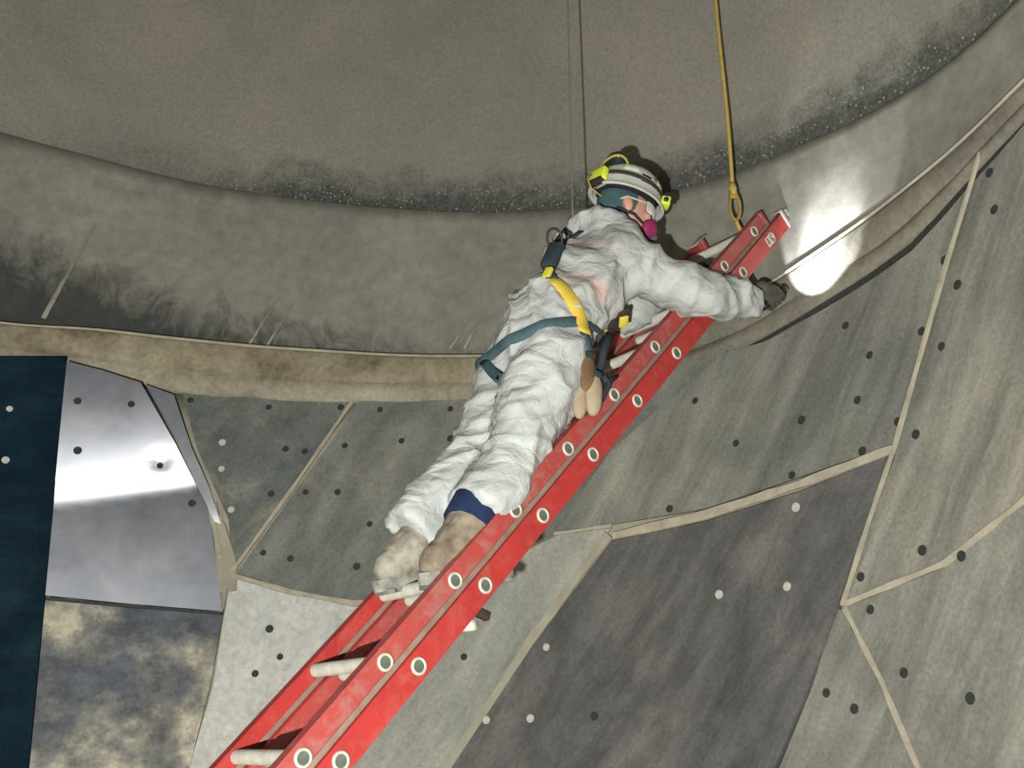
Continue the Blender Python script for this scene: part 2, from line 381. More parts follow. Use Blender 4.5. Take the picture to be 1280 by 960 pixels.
def rc(h): return R_PL - (3.4-h)*math.tan(math.radians(4.0))
PH = np.radians(np.arange(-28, 243, 1.5))
def revolve(name, rows, mat, kind='structure'):
    """rows: list of functions phi -> (r, h)"""
    V = []; n = len(PH); m = len(rows)
    for f in rows:
        for p in PH: r, h = f(p); V.append(cyl(p, r, h))
    F = [(j*n+i, (j+1)*n+i, (j+1)*n+i+1, j*n+i+1) for j in range(m-1) for i in range(n-1)]
    o = mesh_obj(name, V, F, mat, None, True, org=(CX, CY, 0)); tag(o, kind=kind); return o
def set_attr(o, name, vals):
    a = o.data.attributes.new(name, 'FLOAT', 'POINT'); a.data.foreach_set('value', np.asarray(vals, np.float32))
# upper shell, set back a little behind the band and closing inwards with height
up_rows = []
UPH = [-0.10, 0.0, 0.04, 0.09, 0.15, 0.22, 0.32, 0.45, 0.65, 0.9, 1.2, 1.6, 2.1, 2.8, 3.6]
for dh in UPH: up_rows.append(lambda p, dh=dh: (R_SEAM+0.045-0.10*max(dh, 0)-0.035*max(dh, 0)**2, H_SEAM(p)+dh))
o = revolve('wall_upper', up_rows, 'shell_steel')
tag(o, 'curved grey-brown upper shell with dark grime along its lower joint')
n = len(PH); pd = np.degrees(PH)
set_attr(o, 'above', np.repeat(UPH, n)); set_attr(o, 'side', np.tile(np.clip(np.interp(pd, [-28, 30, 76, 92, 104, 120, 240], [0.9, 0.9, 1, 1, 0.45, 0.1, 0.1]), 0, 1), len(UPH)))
# band between joint and ledge
bt = np.linspace(0, 1, 13)
o = revolve('wall_middle', [(lambda p, t=t: (RB(p)+(R_SEAM-RB(p))*t**2+0.012*math.sin(math.pi*t), H_LED(p)-0.03+(H_SEAM(p)-H_LED(p)+0.03)*t)) for t in bt]
            + [lambda p: (R_SEAM+0.06, H_SEAM(p)+0.004)], 'band_steel')
tag(o, 'curved steel band between the joint and the clay ledge, scoured dark at left')
ab = [(t*(H_SEAM(p)-H_LED(p)+0.03)) for t in bt for p in PH] + [1.0]*n
sd = np.clip(np.interp(pd, [-28, 60, 75, 90, 100, 112, 120, 240], [0, 0, .2, .38, .5, .75, .95, 1]), 0, 1)
set_attr(o, 'above', ab); set_attr(o, 'side', np.tile(sd, len(bt)+1))
# ledge
def lip(fr, dr, wob=0.0):
    def g(p):
        h0, h1 = H_LEDB(p), H_LED(p)
        return (RL(p)+dr+wob*noise.noise((p*9, fr*5, 0.3)), h0+(h1-h0)*fr+wob*0.8*noise.noise((p*13, fr*7, 4.1)))
    return g
trim = revolve('trim_1', [lip(0.0, 0.10), lip(0.0, 0.02, .012), lip(0.05, 0.004, .012), lip(0.2, -0.006, .012), lip(0.34, 0.0, .01), lip(0.42, 0.012, .008)], 'ledge_lower')
tag(trim, 'pale dusty lower lip of the curved ledge')
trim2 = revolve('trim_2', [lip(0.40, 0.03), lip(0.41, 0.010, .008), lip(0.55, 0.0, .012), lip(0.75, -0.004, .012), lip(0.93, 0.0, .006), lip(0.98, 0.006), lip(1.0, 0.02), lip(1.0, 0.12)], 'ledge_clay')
tag(trim2, 'clay-brown upper face of the curved ledge')
trim3 = revolve('trim_3', [lip(0.955, -0.004), lip(0.96, -0.012), lip(1.0, -0.012), lip(1.015, -0.004), lip(1.015, 0.05)], 'weld_dust')
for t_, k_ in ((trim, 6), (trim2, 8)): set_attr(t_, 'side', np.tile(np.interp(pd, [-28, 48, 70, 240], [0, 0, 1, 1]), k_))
tag(trim3, 'thin pale dusty bead along the top edge of the ledge')
# lower cone that carries the liner plates
lo = revolve('wall_lower', [(lambda p, h=h: (rc(h), h)) for h in (0.0, 0.5, 1.0, 1.5, 2.0, 2.5, 3.0, 3.4)] + [lambda p: (R_PL, H_LEDB(p)+0.03)], 'ledge_dust')
tag(lo, 'lower cone of the vessel lined with bolted steel plates')
fv = [cyl(a, rc(0)+0.02, 0.0) for a in np.linspace(0, 2*math.pi, 65)[:-1]]
flr = mesh_obj('floor', fv+[v-V3((0, 0, .03)) for v in fv], [tuple(range(64)), tuple(range(127, 63, -1))]+[(i, i+64, (i+1) % 64+64, (i+1) % 64) for i in range(64)], 'floor_steel', None, False)
tag(flr, 'steel deck at the bottom of the vessel', kind='structure')

def dens(poly, step=40):
    out = []
    for i in range(len(poly)):
        a, b_ = V3(poly[i]), V3(poly[(i+1) % len(poly)]); k = max(1, int(np.linalg.norm(b_-a)/step))
        out += [a+(b_-a)*j/k for j in range(k)]
    return out
PLATES = []
def plate(poly, mat, off=0.012, warp=None, label=None, STEP=0.10):
    """liner plate: photo outline carried onto the cone, given thickness, cut into a grid so that it follows the curve"""
    uv = [hit(x, y, lambda h: rc(h)-off)[:2] for x, y in dens(poly)]; uvh = []
    bm = bmesh.new()
    try: bm.faces.new([bm.verts.new((a*R_PL, h, 0)) for a, h in uv])
    except ValueError: pass
    us = [a*R_PL for a, h in uv]; hs = [h for a, h in uv]
    for lo_, hi_, ax in ((min(us), max(us), Vector((1, 0, 0))), (min(hs), max(hs), Vector((0, 1, 0)))):
        for k in np.arange(math.ceil(lo_/STEP)*STEP, hi_, STEP):
            bmesh.ops.bisect_plane(bm, geom=bm.verts[:]+bm.edges[:]+bm.faces[:], plane_co=ax*float(k), plane_no=ax)
    r = bmesh.ops.extrude_face_region(bm, geom=bm.faces[:])
    top = {v for v in r['geom'] if isinstance(v, bmesh.types.BMVert)}
    W_ = (min(us), max(us), min(hs), max(hs)); bm.verts.index_update()
    for v in bm.verts:
        u, h = v.co.x, v.co.y; d = -0.004
        if v in top:
            d = off + (warp((u-W_[0])/(W_[1]-W_[0]), (h-W_[2])/(W_[3]-W_[2])) if warp else 0)
        uvh.append((u, h, d)); v.co = Vector(cyl(u/R_PL, rc(h)-d, h))
    bmesh.ops.recalc_face_normals(bm, faces=bm.faces[:])
    o = mesh_obj('liner_plate', [v.co[:] for v in bm.verts], [[v.index for v in f.verts] for f in bm.faces], mat, lo, True); sharp(o)
    a_ = o.data.attributes.new('uvh', 'FLOAT_VECTOR', 'POINT'); a_.data.foreach_set('vector', np.asarray(uvh, np.float32).ravel())
    bm.free()
    if label: o['label'] = label
    PLATES.append((o, V3(poly), off, warp, W_)); return o
def polished_warp(u, v):   # bent along a slanting crease: the upper half leans inwards and catches the flash
    v0 = 0.56-0.16*u; t = max(0.0, v-v0)/(1-v0); dent = math.exp(-((u-.42)/.05)**2-((v-.62)/.03)**2)
    return 0.035*u + 0.19*(1-math.exp(-0.95*t)) + 0.010*math.sin(5*u+1)*t - .012*dent
plate([(-260,445),(84,445),(60,700),(35,960),(20,1100),(-260,1100)], 'panel_navy', 0.075, label='flat dark navy panel standing proud at the left edge')
plate([(84,464),(130,474),(178,488),(222,560),(262,640),(278,764),(150,754),(55,745)], 'plate_polished', 0.016, polished_warp, 'polished steel plate with a bright glare at its top', 0.03)
plate([(183,486),(219,499),(240,560),(262,610),(276,655),(268,652),(226,560)], 'plate_polished', 0.02, lambda u, v: 0.075*v**.8, 'narrow polished sliver of plate', 0.04)
plate([(55,750),(150,759),(278,769),(284,735),(262,860),(236,960),(215,1080),(20,1080),(36,960)], 'plate_crust', 0.022, label='plate caked with pale crust over blue-grey steel')
plate([(272,655),(276,640),(286,680),(288,722),(280,764)], 'ledge_dust', 0.015)
plate([(222,470),(300,480),(443,485),(438,510),(365,610),(290,714),(286,650),(246,560)], 'plate_stained', 0.012, label='stained grey plate with tan dust marks')
plate([(452,485),(600,485),(720,478),(830,450),(914,432),(772,564),(702,666),(560,735),(440,752),(360,736),(296,716),(372,610),(444,510)], 'plate_grey', 0.012, label='grey bolted plate behind the worker')
plate([(906,440),(960,426),(1030,386),(1090,349),(1140,313),(1180,270),(1212,232),(1180,330),(1115,556),(1000,596),(880,636),(765,655),(694,664),(764,562)], 'plate_dusty', 0.018, label='broad dusty grey plate right of the ladder')
plate([(288,722),(360,742),(440,757),(520,750),(470,850),(420,960),(360,1080),(210,1080),(236,960),(266,860)], 'plate_pale', 0.010, label='pale grey-white plate left of the ladder foot')
plate([(524,749),(560,741),(690,669),(764,660),(660,800),(556,960),(480,1080),(364,1080),(424,960),(474,850)], 'plate_pale_grey', 0.010, label='pale grey strip of plate right of the ladder')
plate([(764,676),(880,652),(1000,614),(1116,567),(1070,690),(1010,860),(968,960),(930,1080),(490,1080),(564,960),(666,806)], 'plate_dark', 0.030, label='dark charcoal plate with pale plugs')
plate([(1218,226),(1240,202),(1290,144),(1420,0),(1420,520),(1280,622),(1180,700),(1055,752),(1086,650),(1119,562),(1184,330)], 'plate_dusty', 0.014, label='tall dusty grey plate at the right edge')
plate([(1062,757),(1184,708),(1280,630),(1420,530),(1420,1080),(1190,1080),(1152,960),(1105,850),(1060,764)], 'plate_dusty', 0.020, label='lower right plate with two rows of bolts')
plate([(1052,762),(1098,852),(1144,960),(1180,1080),(938,1080),(974,960),(1014,862),(1046,762)], 'plate_dusty', 0.016, label='wedge of grey plate between dark plate and weld')

def inside(P, x, y):
    c = False; j = len(P)-1
    for i in range(len(P)):
        if (P[i][1] > y) != (P[j][1] > y) and x < (P[j][0]-P[i][0])*(y-P[i][1])/(P[j][1]-P[i][1])+P[i][0]: c = not c
        j = i
    return c
def bolt_mesh(name, mat, dish):
    mb = MB(); mb.lathe([(0.0175, -0.004), (0.0175, 0.0018), (0.0165, 0.0030), (0.0145, 0.0028), (0.010, dish), (0.0001, dish)], (0, 0, 0), (1, 0, 0), (0, 1, 0), (0, 0, 1), 14)
    me = bpy.data.meshes.new(name); me.from_pydata([tuple(v) for v in mb.V], [], mb.F); me.materials.append(M[mat]); return me
BD = bolt_mesh('bolt_dark', 'bolt_dark', 0.0020); BP = bolt_mesh('bolt_pale', 'bolt_pale', 0.0036)
bolts = [(238,500),(336,509),(426,509),(475,512),(357,561),(381,564),(431,557),(339,617),(382,615),(422,615),(355,624),(462,655),(329,691),(363,698),(446,708),(563,511),(502,551),(563,548),(519,607),
 (97,501),(164,505),(97,563),(200,582),(240,629),(1152,414),(1177,433),(1087,444),(1072,500),(1002,525),(1122,527),(1145,543),(1078,564),(990,594),(837,636),(920,554),(869,501),(1057,407),(1197,356),
 (1237,216),(1243,262),(1181,325),(1145,302),(1076,721),(1088,762),(1153,688),(1202,695),(1033,866),(1068,886),(1130,841),(1213,873),(743,895),(580,821),(337,786),(350,821),(319,842)]
pale = [(278,553),(277,586),(289,637),(12,511),(7,575),(899,743),(984,733),(995,634),(683,809),(663,898),(608,900)]
for lst, me in ((bolts, BD), (pale, BP)):
    for (x, y) in lst:
        host = next((q for q in PLATES if inside(q[1], x, y)), None)
        if host is None: continue
        phi, h, P = hit(x, y, rc); o, poly, off, warp, W_ = host; e = off
        if warp: e += warp((phi*R_PL-W_[0])/(W_[1]-W_[0]), (h-W_[2])/(W_[3]-W_[2]))
        # walk along the ray to the plate's own face
        phi, h, P = hit(x, y, lambda hh: rc(hh)-e)
        zn = unit((-math.cos(phi), -math.sin(phi), math.tan(math.radians(4)))); xn = unit(np.cross((0, 0, 1), zn)); yn = np.cross(zn, xn)
        inst('bolt', me, frame(cyl(phi, rc(h)-e, h), xn, yn, zn) @ Matrix.Scale(random.uniform(.85, 1.08), 4), o)

def weld(pix, w, t=0.012, e=0.018, mat='weld_dust', name='weld_seam'):
    pix = [V3(p) for p in pix]; path = []
    for i in range(len(pix)-1):
        k = max(2, int(np.linalg.norm(pix[i+1]-pix[i])/14))
        path += [pix[i]+(pix[i+1]-pix[i])*j/k for j in range(k)]
    path.append(pix[-1]); pts = []; nr = []; ws = []
    for i, p in enumerate(path):
        a, h, P = hit(p[0], p[1], lambda hh: rc(hh)-e)
        pts.append(cyl(a, rc(h)-e+.008, h)); nr.append((-math.cos(a), -math.sin(a), 0)); ws.append(w*(1+0.6*noise.noise((i*.35, w*90, 1.0))+.25*noise.noise((i*1.7, w*50, 3.0))))
    if name == 'dark_crack_strip': ws = [w_*min(1, .15+i/14, .15+(len(ws)-1-i)/10) for i, w_ in enumerate(ws)]
    return recalc(MB().ribbon(pts, nr, ws, t).build(name, mat, lo, False))
weld([(440,502),(366,610),(289,716)], 0.009)
weld([(290,719),(360,739),(440,754),(500,752)], 0.012)
weld([(181,488),(226,562),(262,632),(276,700)], 0.010)
weld([(262,632),(274,660),(282,700),(284,740)], 0.040, 0.010, 0.014, 'ledge_dust')
weld([(766,670),(880,644),(1000,605),(1116,561)], 0.017, 0.012, 0.030)
weld([(760,668),(662,803),(560,960),(520,1020)], 0.024, 0.010, 0.026, 'ledge_dust')
weld([(1225,190),(1182,330),(1117,560),(1086,650),(1052,757)], 0.006, 0.012, 0.032)
weld([(1056,755),(1182,704),(1280,626),(1340,575)], 0.011, 0.012)
weld([(1056,760),(1102,851),(1148,960),(1180,1030)], 0.011, 0.012)
weld([(692,667),(764,657)], 0.008, 0.008)
weld([(84,462),(62,700),(40,960)], 0.020, 0.008, 0.012, 'ledge_dust')
weld([(55,748),(150,757),(278,767)], 0.008, 0.010, 0.02, 'bolt_dark')
weld([(900,450),(960,421),(1030,381),(1090,344),(1140,307),(1180,263),(1230,208),(1290,140)], 0.013, 0.006, 0.012, 'bolt_dark', 'dark_crack_strip')  # dark strip standing in for the shaded open crack under the ledge lip
# pale dust streaks running down the band
def streak(x0, y0, x1, y1, w):
    k = 14; pts = []; nr = []
    for i in range(k+1):
        t = i/k; a, h, P = hit(x0+(x1-x0)*t, y0+(y1-y0)*t, lambda hh: 2.914); pts.append(cyl(a, 2.914, h)); nr.append((-math.cos(a), -math.sin(a), 0))
    o = MB().ribbon(pts, nr, [w*(.5+.5*i/k) for i in range(k+1)], 0.003).build('dust_streak', 'dust_streak', bpy.data.objects['wall_middle'])
    f = np.repeat(np.linspace(0, 1, k+1)**0.8, 4); f[0::4] *= .25; f[3::4] *= .25; set_attr(o, 'fade', f)
for s in ((122,275,54,398,.013),(352,365,312,430,.009),(372,370,334,432,.008),(590,395,562,436,.008),(604,390,580,436,.010)): streak(*s)

# ------------------------------------------------------------------ extension ladder
AZ, EL = math.radians(38.527), math.radians(46.854)
LO = V3((-0.4754, 2.4350, 1.5245))
LL = V3((math.cos(EL)*math.cos(AZ), math.cos(EL)*math.sin(AZ), math.sin(EL)))
LW = V3((-math.sin(AZ), math.cos(AZ), 0.0))
LN = V3((-math.sin(EL)*math.cos(AZ), -math.sin(EL)*math.sin(AZ), math.cos(EL)))
SP = 0.305; WID = 0.38
def lad(t, w, n): return LO+LL*SP*t+LW*w+LN*n
def onW(px, py, w):
    d = ray(px, py); return CAM+d*(((LO-CAM)@LW+w)/(d@LW))
tB0 = -(LO[2]-0.03-0.069*LN[2])/LL[2]/SP
foot = lad(tB0, WID/2, -0.069); foot[2] = 0
ladder = empty('extension_ladder', foot)
tag(ladder, 'red fibreglass extension ladder leaning up to the curved wall, worker standing on it', 'ladder')
NB = -0.069; SB = 0.0555
def rail(name, t0, t1, w, n, inner, mat, hw=0.0345):
    c0 = (t0+t1)/2; hl = (t1-t0)/2*SP; mb = MB(); ax = (LL, LW, LN)
    mb.bevbox(lad(c0, w, n), ax, (hl, 0.003, hw), 0.0012)
    for s in (-1, 1): mb.bevbox(lad(c0, w+inner*0.016, n+s*(hw-0.0025)), ax, (hl, 0.0165, 0.0025), 0.001)
    return mb.build(name, mat, ladder, False)
TA0, TA1, TB1 = -2.4, 9.36, 9.86
railA = rail('fly_rail', TA0, TA1, 0.010, 0.0, 1, 'ladder_red_dusty'); railA2 = rail('fly_rail', TA0, TA1+.1, WID-0.010, 0.0, -1, 'ladder_red')
railB = rail('base_rail', tB0+.1, TB1, -0.008, NB, 1, 'ladder_red'); railB2 = rail('base_rail', tB0+.1, TB1-.7, WID+0.008, NB, -1, 'ladder_red_dusty')
mb = MB(); mb.bevbox(lad((TA0+TA1)/2, 0.0045, -0.0265), (LL, LW, LN), ((TA1-TA0)/2*SP, 0.003, 0.0075), 0.001); mb.build('shade_dust_strip', 'ladder_dust_shade', ladder, False)  # dusty brown strip, shade on the fly rail's lower web put into its colour
mb = MB(); mb.bevbox(lad((TA0+TA1)/2, WID-0.015, -0.030), (LL, LW, LN), ((TA1-TA0)/2*SP, 0.002, 0.014), 0.001); mb.build('shade_dust_strip', 'ladder_dust_shade', ladder, False)
# rungs, each with its swaged ring and bore on both rails
mb = MB(); HL = WID/2-0.012
prof = [(0.0001, -HL), (0.019, -HL), (0.0195, -HL+.004)]+[(0.019, x) for x in np.linspace(-HL+.01, HL-.01, 5)]+[(0.0195, HL-.004), (0.019, HL), (0.0001, HL)]
mb.lathe(prof, (0, 0, 0), (1, 0, 0), (0, 1, 0), (0, 0, 1), 18)
RUNG = bpy.data.meshes.new('rung'); RUNG.from_pydata([tuple(v) for v in mb.V], [], mb.F); RUNG.materials.append(M['rung_alloy']); RUNG.polygons.foreach_set('use_smooth', [True]*len(RUNG.polygons))
mb = MB(); mb.lathe([(0.0155, -0.003), (0.0155, 0.003), (0.0175, 0.0052), (0.0215, 0.0048), (0.0235, 0.002), (0.0235, -0.002)], (0, 0, 0), (1, 0, 0), (0, 1, 0), (0, 0, 1), 20)
FER = bpy.data.meshes.new('ferrule'); FER.from_pydata([tuple(v) for v in mb.V], [], mb.F); FER.materials.append(M['ferrule_alloy']); FER.polygons.foreach_set('use_smooth', [True]*len(FER.polygons))
mb = MB(); mb.lathe([(0.0158, 0.0022), (0.0155, 0.0012), (0.008, 0.0006), (0.0001, 0.0004)], (0, 0, 0), (1, 0, 0), (0, 1, 0), (0, 0, 1), 16)
BORE = bpy.data.meshes.new('rung_bore'); BORE.from_pydata([tuple(v) for v in mb.V], [], mb.F); BORE.materials.append(M['rung_bore'])
rx = LL; ry = LN
for i in range(-2, 10):
    if i*1.0 < TA1-.1:
        inst('rung', RUNG, frame(lad(i, WID/2, 0), LL, np.cross(LW, LL), LW), ladder)
        fr_ = frame(lad(i, 0.0065, 0), LL, np.cross(-LW, LL), -LW)
        f_ = inst('ferrule', FER, fr_, railA); inst('rung_bore', BORE, fr_, railA)
for i in range(-6, 10):
    t = i+SB/SP
    if t > tB0+.3 and t < TB1-.2:
        inst('rung', RUNG, frame(lad(t, WID/2, NB), LL, np.cross(LW, LL), LW), ladder)
        fr_ = frame(lad(t, -0.0115, NB), LL, np.cross(-LW, LL), -LW)
        inst('ferrule', FER, fr_, railB); inst('rung_bore', BORE, fr_, railB)
# end caps, guide bracket, rung lock, feet
ax = (LL, LW, LN)
for (t, w, n, inn) in ((TA1, 0.010, 0, 1), (TA1+.1, WID-.010, 0, -1), (TB1, -0.008, NB, 1), (TB1-.7, WID+.008, NB, -1)):
    mb = MB(); mb.bevbox(lad(t, w+inn*.013, n)+LL*.004, ax, (0.013, 0.021, 0.0375), 0.005); mb.build('end_cap', 'cap_grey' if n else 'ladder_red_dusty', ladder)
mb = MB(); mb.bevbox(lad(TB1-.12, -0.014, NB+.004), ax, (0.012, 0.004, 0.044), 0.003); mb.bevbox(lad(TB1-.12, 0.004, NB+.047), ax, (0.012, 0.022, 0.003), 0.002); mb.build('guide_bracket', 'cap_pale', ladder)
mb = MB(); mb.bevbox(lad(TA1+.05, WID-.03, .038), ax, (0.05, 0.02, 0.004), 0.003); mb.build('guide_bracket', 'cap_pale', ladder)
for w in (0.035, WID-.035):
    mb = MB(); mb.bevbox(lad(2.05, w, NB-.055), (unit(LL*.5-LN), LW, unit(LL+LN*.5)), (0.035, 0.012, 0.013), 0.004)
    mb.bevbox(lad(1.95, w, NB-.04), ax, (0.03, 0.010, 0.012), 0.004); mb.build('rung_lock', 'lock_black' , ladder)
mb = MB(); mb.tube([lad(1.84, -.012, NB-.048), lad(1.84, .08, NB-.048)], 0.014, 14); mb.build('lock_bar', 'rung_alloy', ladder)
for w in (-0.008, WID+.008):
    mb = MB(); c = lad(tB0, w, NB); c[2] = 0.025
    mb.bevbox(c, ((math.cos(AZ), math.sin(AZ), 0), LW, (0, 0, 1)), (0.055, 0.03, 0.025), 0.006); mb.build('ladder_foot', 'lock_black', ladder)
# sticker with letters on the rail
mb = MB(); mb.box(lad(9.12, -0.0118, NB-.002), ax, (0.030, 0.0006, 0.020)); stk = mb.build('sticker', 'sticker', railB, False)
for ch, dt in (('B', -0.014), ('A', 0.013)):
    cu = bpy.data.curves.new('letter', 'FONT'); cu.body = ch; cu.size = 0.038; cu.align_x = 'CENTER'; cu.align_y = 'CENTER'; cu.offset = 0.0006
    to = bpy.data.objects.new('tmp', cu); COL.objects.link(to)
    me = bpy.data.meshes.new_from_object(to.evaluated_get(bpy.context.evaluated_depsgraph_get())); bpy.data.objects.remove(to)
    me.materials.clear(); me.materials.append(M['sticker_ink'])
    inst('letter', me, frame(lad(9.12, -0.0127, NB-.002)+LL*dt, LL, LN, -LW), railB)

# ------------------------------------------------------------------ ropes
def vrope(base_pt, top_z, r, amp=0.0):
    k = 40; return [base_pt+V3((amp*math.sin(i*.35), amp*.6*math.cos(i*.27), (top_z-base_pt[2])*i/k)) for i in range(k+1)]
hk = pt(916, 236, 4.16)
rope = empty('hanging_rope', hk)
tag(rope, 'yellow rope hanging down to the ladder top with a brass hook', 'rope')
MB().tube(vrope(hk, 6.4, .0085, .004), 0.0085, 8).build('rope_line', 'rope_yellow', rope)
mb = MB(); mb.tube([hk+V3((0, 0, .03)), hk+V3((0, 0, .0)), hk-V3((0, 0, .03))], [.010, .017, .012], 10); mb.build('rope_knot', 'rope_yellow', rope)
mb = MB(); c = hk-V3((0, 0, .085)); a = [c+XR*(0.021*math.sin(t)+.002)+V3((0, 0, 0.062*math.cos(t))) for t in np.linspace(0, 2*math.pi*.93, 26)]
mb.tube(a, 0.0075, 8); mb.bevbox(c+V3((0, 0, .058)), (XR, XF, (0, 0, 1)), (.017, .010, .020), .005); mb.build('hook', 'hook_brass', rope)
mb = MB(); mb.tube([c-V3((0, 0, .06)), c-V3((-.008, 0, .085)), c-V3((-.018, 0, .112))], .008, 8); mb.build('rope_tail', 'rope_yellow', rope)

# ------------------------------------------------------------------ the worker
FW = V3((math.cos(AZ), math.sin(AZ), 0.0))           # where the worker faces
ankR, ankL = onW(566, 684, .09), onW(506, 690, .28)
neckb = onW(748, 292, .16)
BU = unit(neckb-(ankR+ankL)/2)                        # body axis
BB = unit(-(FW-BU*(FW@BU)))                           # out of the back
BX = LW                                               # worker's left
BA = (BX, BB, BU)
kneR, kneL = onW(642, 573, .09), onW(602, 566, .27)
hipR, hipL = onW(692, 454, .08), onW(656, 442, .26)
pelv, waist, chest = onW(674, 436, .165), onW(694, 395, .165), onW(745, 342, .16)
shR, shL = onW(784, 326, .045), neckb+LW*.19-BU*.06-BB*.02
elR, haR = onW(872, 368, -.05), onW(966, 374, -.085)
wrR = onW(944, 375, -.082)
rungL = lad(8.0, WID*.30, 0.0)                        # rung held by the left hand
haL = rungL+LN*.035
elL = (shL+haL)/2-V3((0, 0, .19))+LW*.02
headC = onW(782, 264, .14)
person = empty('person', lad(2, WID/2, .03))
tag(person, 'person in white coverall, helmet and harness climbing the red ladder with a torch', 'person')

def tinted(o, fn):
    a = o.data.attributes.new('tint', 'FLOAT_COLOR', 'POINT'); og = ORG[o.name]
    for i, v in enumerate(o.data.vertices): a.data[i].color = (*fn(V3(v.co)+og), 1)
# --- coverall
mb = MB()
hemR, hemL = onW(592, 636, .09), onW(512, 668, .28)
mb.cone(hemR, kneR, .088, .100, balls=(0, 1)).cone(kneR, hipR, .100, .135)
mb.cone(hemL, kneL, .088, .102, balls=(0, 1)).cone(kneL, hipL, .102, .135)
mb.cone(kneL-BU*.12+BB*.02, kneL+BU*.08, .088, .105)
mb.ell(pelv+BB*.005, BA, (.18, .15, .17)); mb.ell((pelv+waist)/2+BB*.015, BA, (.185, .15, .16))
mb.ell(waist, BA, (.185, .155, .16)); mb.ell((waist+chest)/2, BA, (.195, .16, .18)); mb.ell(chest, BA, (.20, .15, .18))
mb.ell(chest+BU*.10, BA, (.19, .115, .11))
mb.cone(shR, elR, .092, .088).cone(elR, wrR, .090, .062, balls=(1, 0))
mb.ell((elR*.35+wrR*.65), (unit(wrR-elR), unit(np.cross(wrR-elR, (0, 0, 1))), (0, 0, 1)), (.10, .075, .078))
mb.cone(shL, elL, .085, .08).cone(elL, haL-unit(haL-elL)*.07, .08, .055, balls=(1, 0))
mb.cone(shR, shL, .085, .085); mb.ell(shR-BU*.03, BA, (.09, .11, .12))
# bunched hood and collar
mb.ell(neckb-BU*.03, BA, (.14, .085, .07)); mb.ell(neckb-BU*.05+BX*.10, BA, (.10, .09, .07))
for a in np.linspace(-2.2, 2.2, 9):
    c = neckb+BU*.005+BB*.070*math.cos(a)+BX*.085*math.sin(a)
    mb.ell(c+BU*.008*math.cos(a), BA, (.046, .046, .038))
CV, CN, CF = remeshed(mb, 0.0135, 4, 0.5)
def wrinkle(p):
    q = p-V3(pelv); a, b_, c = q@BU, q@BX, q@BB
    w = noise.noise((a*3, b_*3, c*3+5))
    n1 = noise.noise((a*7+w*1.5+b_*4, b_*3.5+7, c*4)); n2 = noise.noise((a*5-b_*6+w, b_*4+c*5, c*4+3)); n3 = noise.noise((a*9+c*8, b_*8+1, c*5-a*6))
    f = lambda n: (1-min(1, abs(n)*3.2))**1.5
    return 0.015*f(n1)+0.018*f(n2)+0.005*f(n3)-0.009+0.010*noise.noise((p[0]*9, p[1]*9, p[2]*9))
CV = np.array([v+n*wrinkle(v) for v, n in zip(CV, CN)])
cover = mesh_obj('coverall', CV, CF, 'coverall_white', person)
cover['label'] = 'crumpled white disposable coverall, hood down'
vestA, vestB = onW(742, 352, -.02), onW(742, 292, .02)
def tint(p):
    q = p-vestA; e1 = math.exp(-((q@BU)/.030)**2-((q@FW)/.10)**2); q = p-vestB; e2 = math.exp(-((q@BU)/.022)**2-((q@FW)/.07)**2)
    e = min(1, 1.1*e1+.95*e2)*(0.7+.5*noise.noise(tuple(p*22)))
    return (1.0, 1-.34*e, 1-.40*e)
tinted(cover, tint)
BVH = BVHTree.FromPolygons([Vector(v) for v in CV], CF)
def onsuit(px, py, lift=0.0):
    d = Vector(ray(px, py)).normalized(); h = BVH.ray_cast(Vector(CAM), d)
    if h[0] is None:
        return None
    return V3(h[0])+V3(h[1])*lift, V3(h[1])
# --- body under it (one continuous skin): trunk, limbs, neck, head
hf = unit(XR*.95-XU*.27+XF*.10); hx = V3((0, 1, 0)); hx = unit(hx-hf*(hx@hf)); hu = unit(np.cross(hf, hx))
hu = hu if hu[2] > 0 else -hu
HA = (hx, hf, hu)
mb = MB()
mb.cone(ankR, kneR, .045, .055).cone(kneR, hipR, .058, .08).cone(ankL, kneL, .045, .055).cone(kneL, hipL, .058, .08)
mb.ell(pelv, BA, (.15, .11, .12)).ell(waist, BA, (.135, .095, .14)).ell(chest, BA, (.155, .10, .16))
mb.cone(shR, elR, .05, .042).cone(elR, wrR, .040, .030).cone(shL, elL, .05, .042).cone(elL, haL-unit(haL-elL)*.05, .04, .03)
mb.cone(shR, shL, .04, .04)
mb.cone(neckb-BU*.03, headC-hu*.06-hf*.02, .062, .055)
mb.ell(headC+hu*.025-hf*.012, HA, (.077, .098, .098)); mb.ell(headC-hu*.035+hf*.035, HA, (.062, .066, .075))
mb.ell(headC-hu*.085+hf*.062, HA, (.030, .026, .024)); mb.ell(headC-hu*.03+hf*.098, HA, (.013, .020, .026)); mb.ell(headC+hu*.015+hf*.088, HA, (.050, .014, .012))
for s in (-1, 1):
    mb.ell(headC-hu*.012-hf*.012+hx*s*.080, (hx, unit(hf*.9+hu*.3), unit(hu*.9-hf*.3)), (.011, .020, .034)); mb.ell(headC-hu*.02+hf*.075+hx*s*.036, HA, (.022, .02, .018))
mb.cone(headC-hu*.066+hf*.088-hx*.02, headC-hu*.066+hf*.088+hx*.02, .008, .008)
bv, bn, bf = remeshed(mb, 0.0065, 3, 0.5)
body = mesh_obj('body', bv, bf, 'skin', person)
for s in (-1, 1):
    MB().ell(headC+hf*.082+hx*s*.032+hu*.0, HA, (.013, .013, .012)).build('eye', 'eye_white', person)
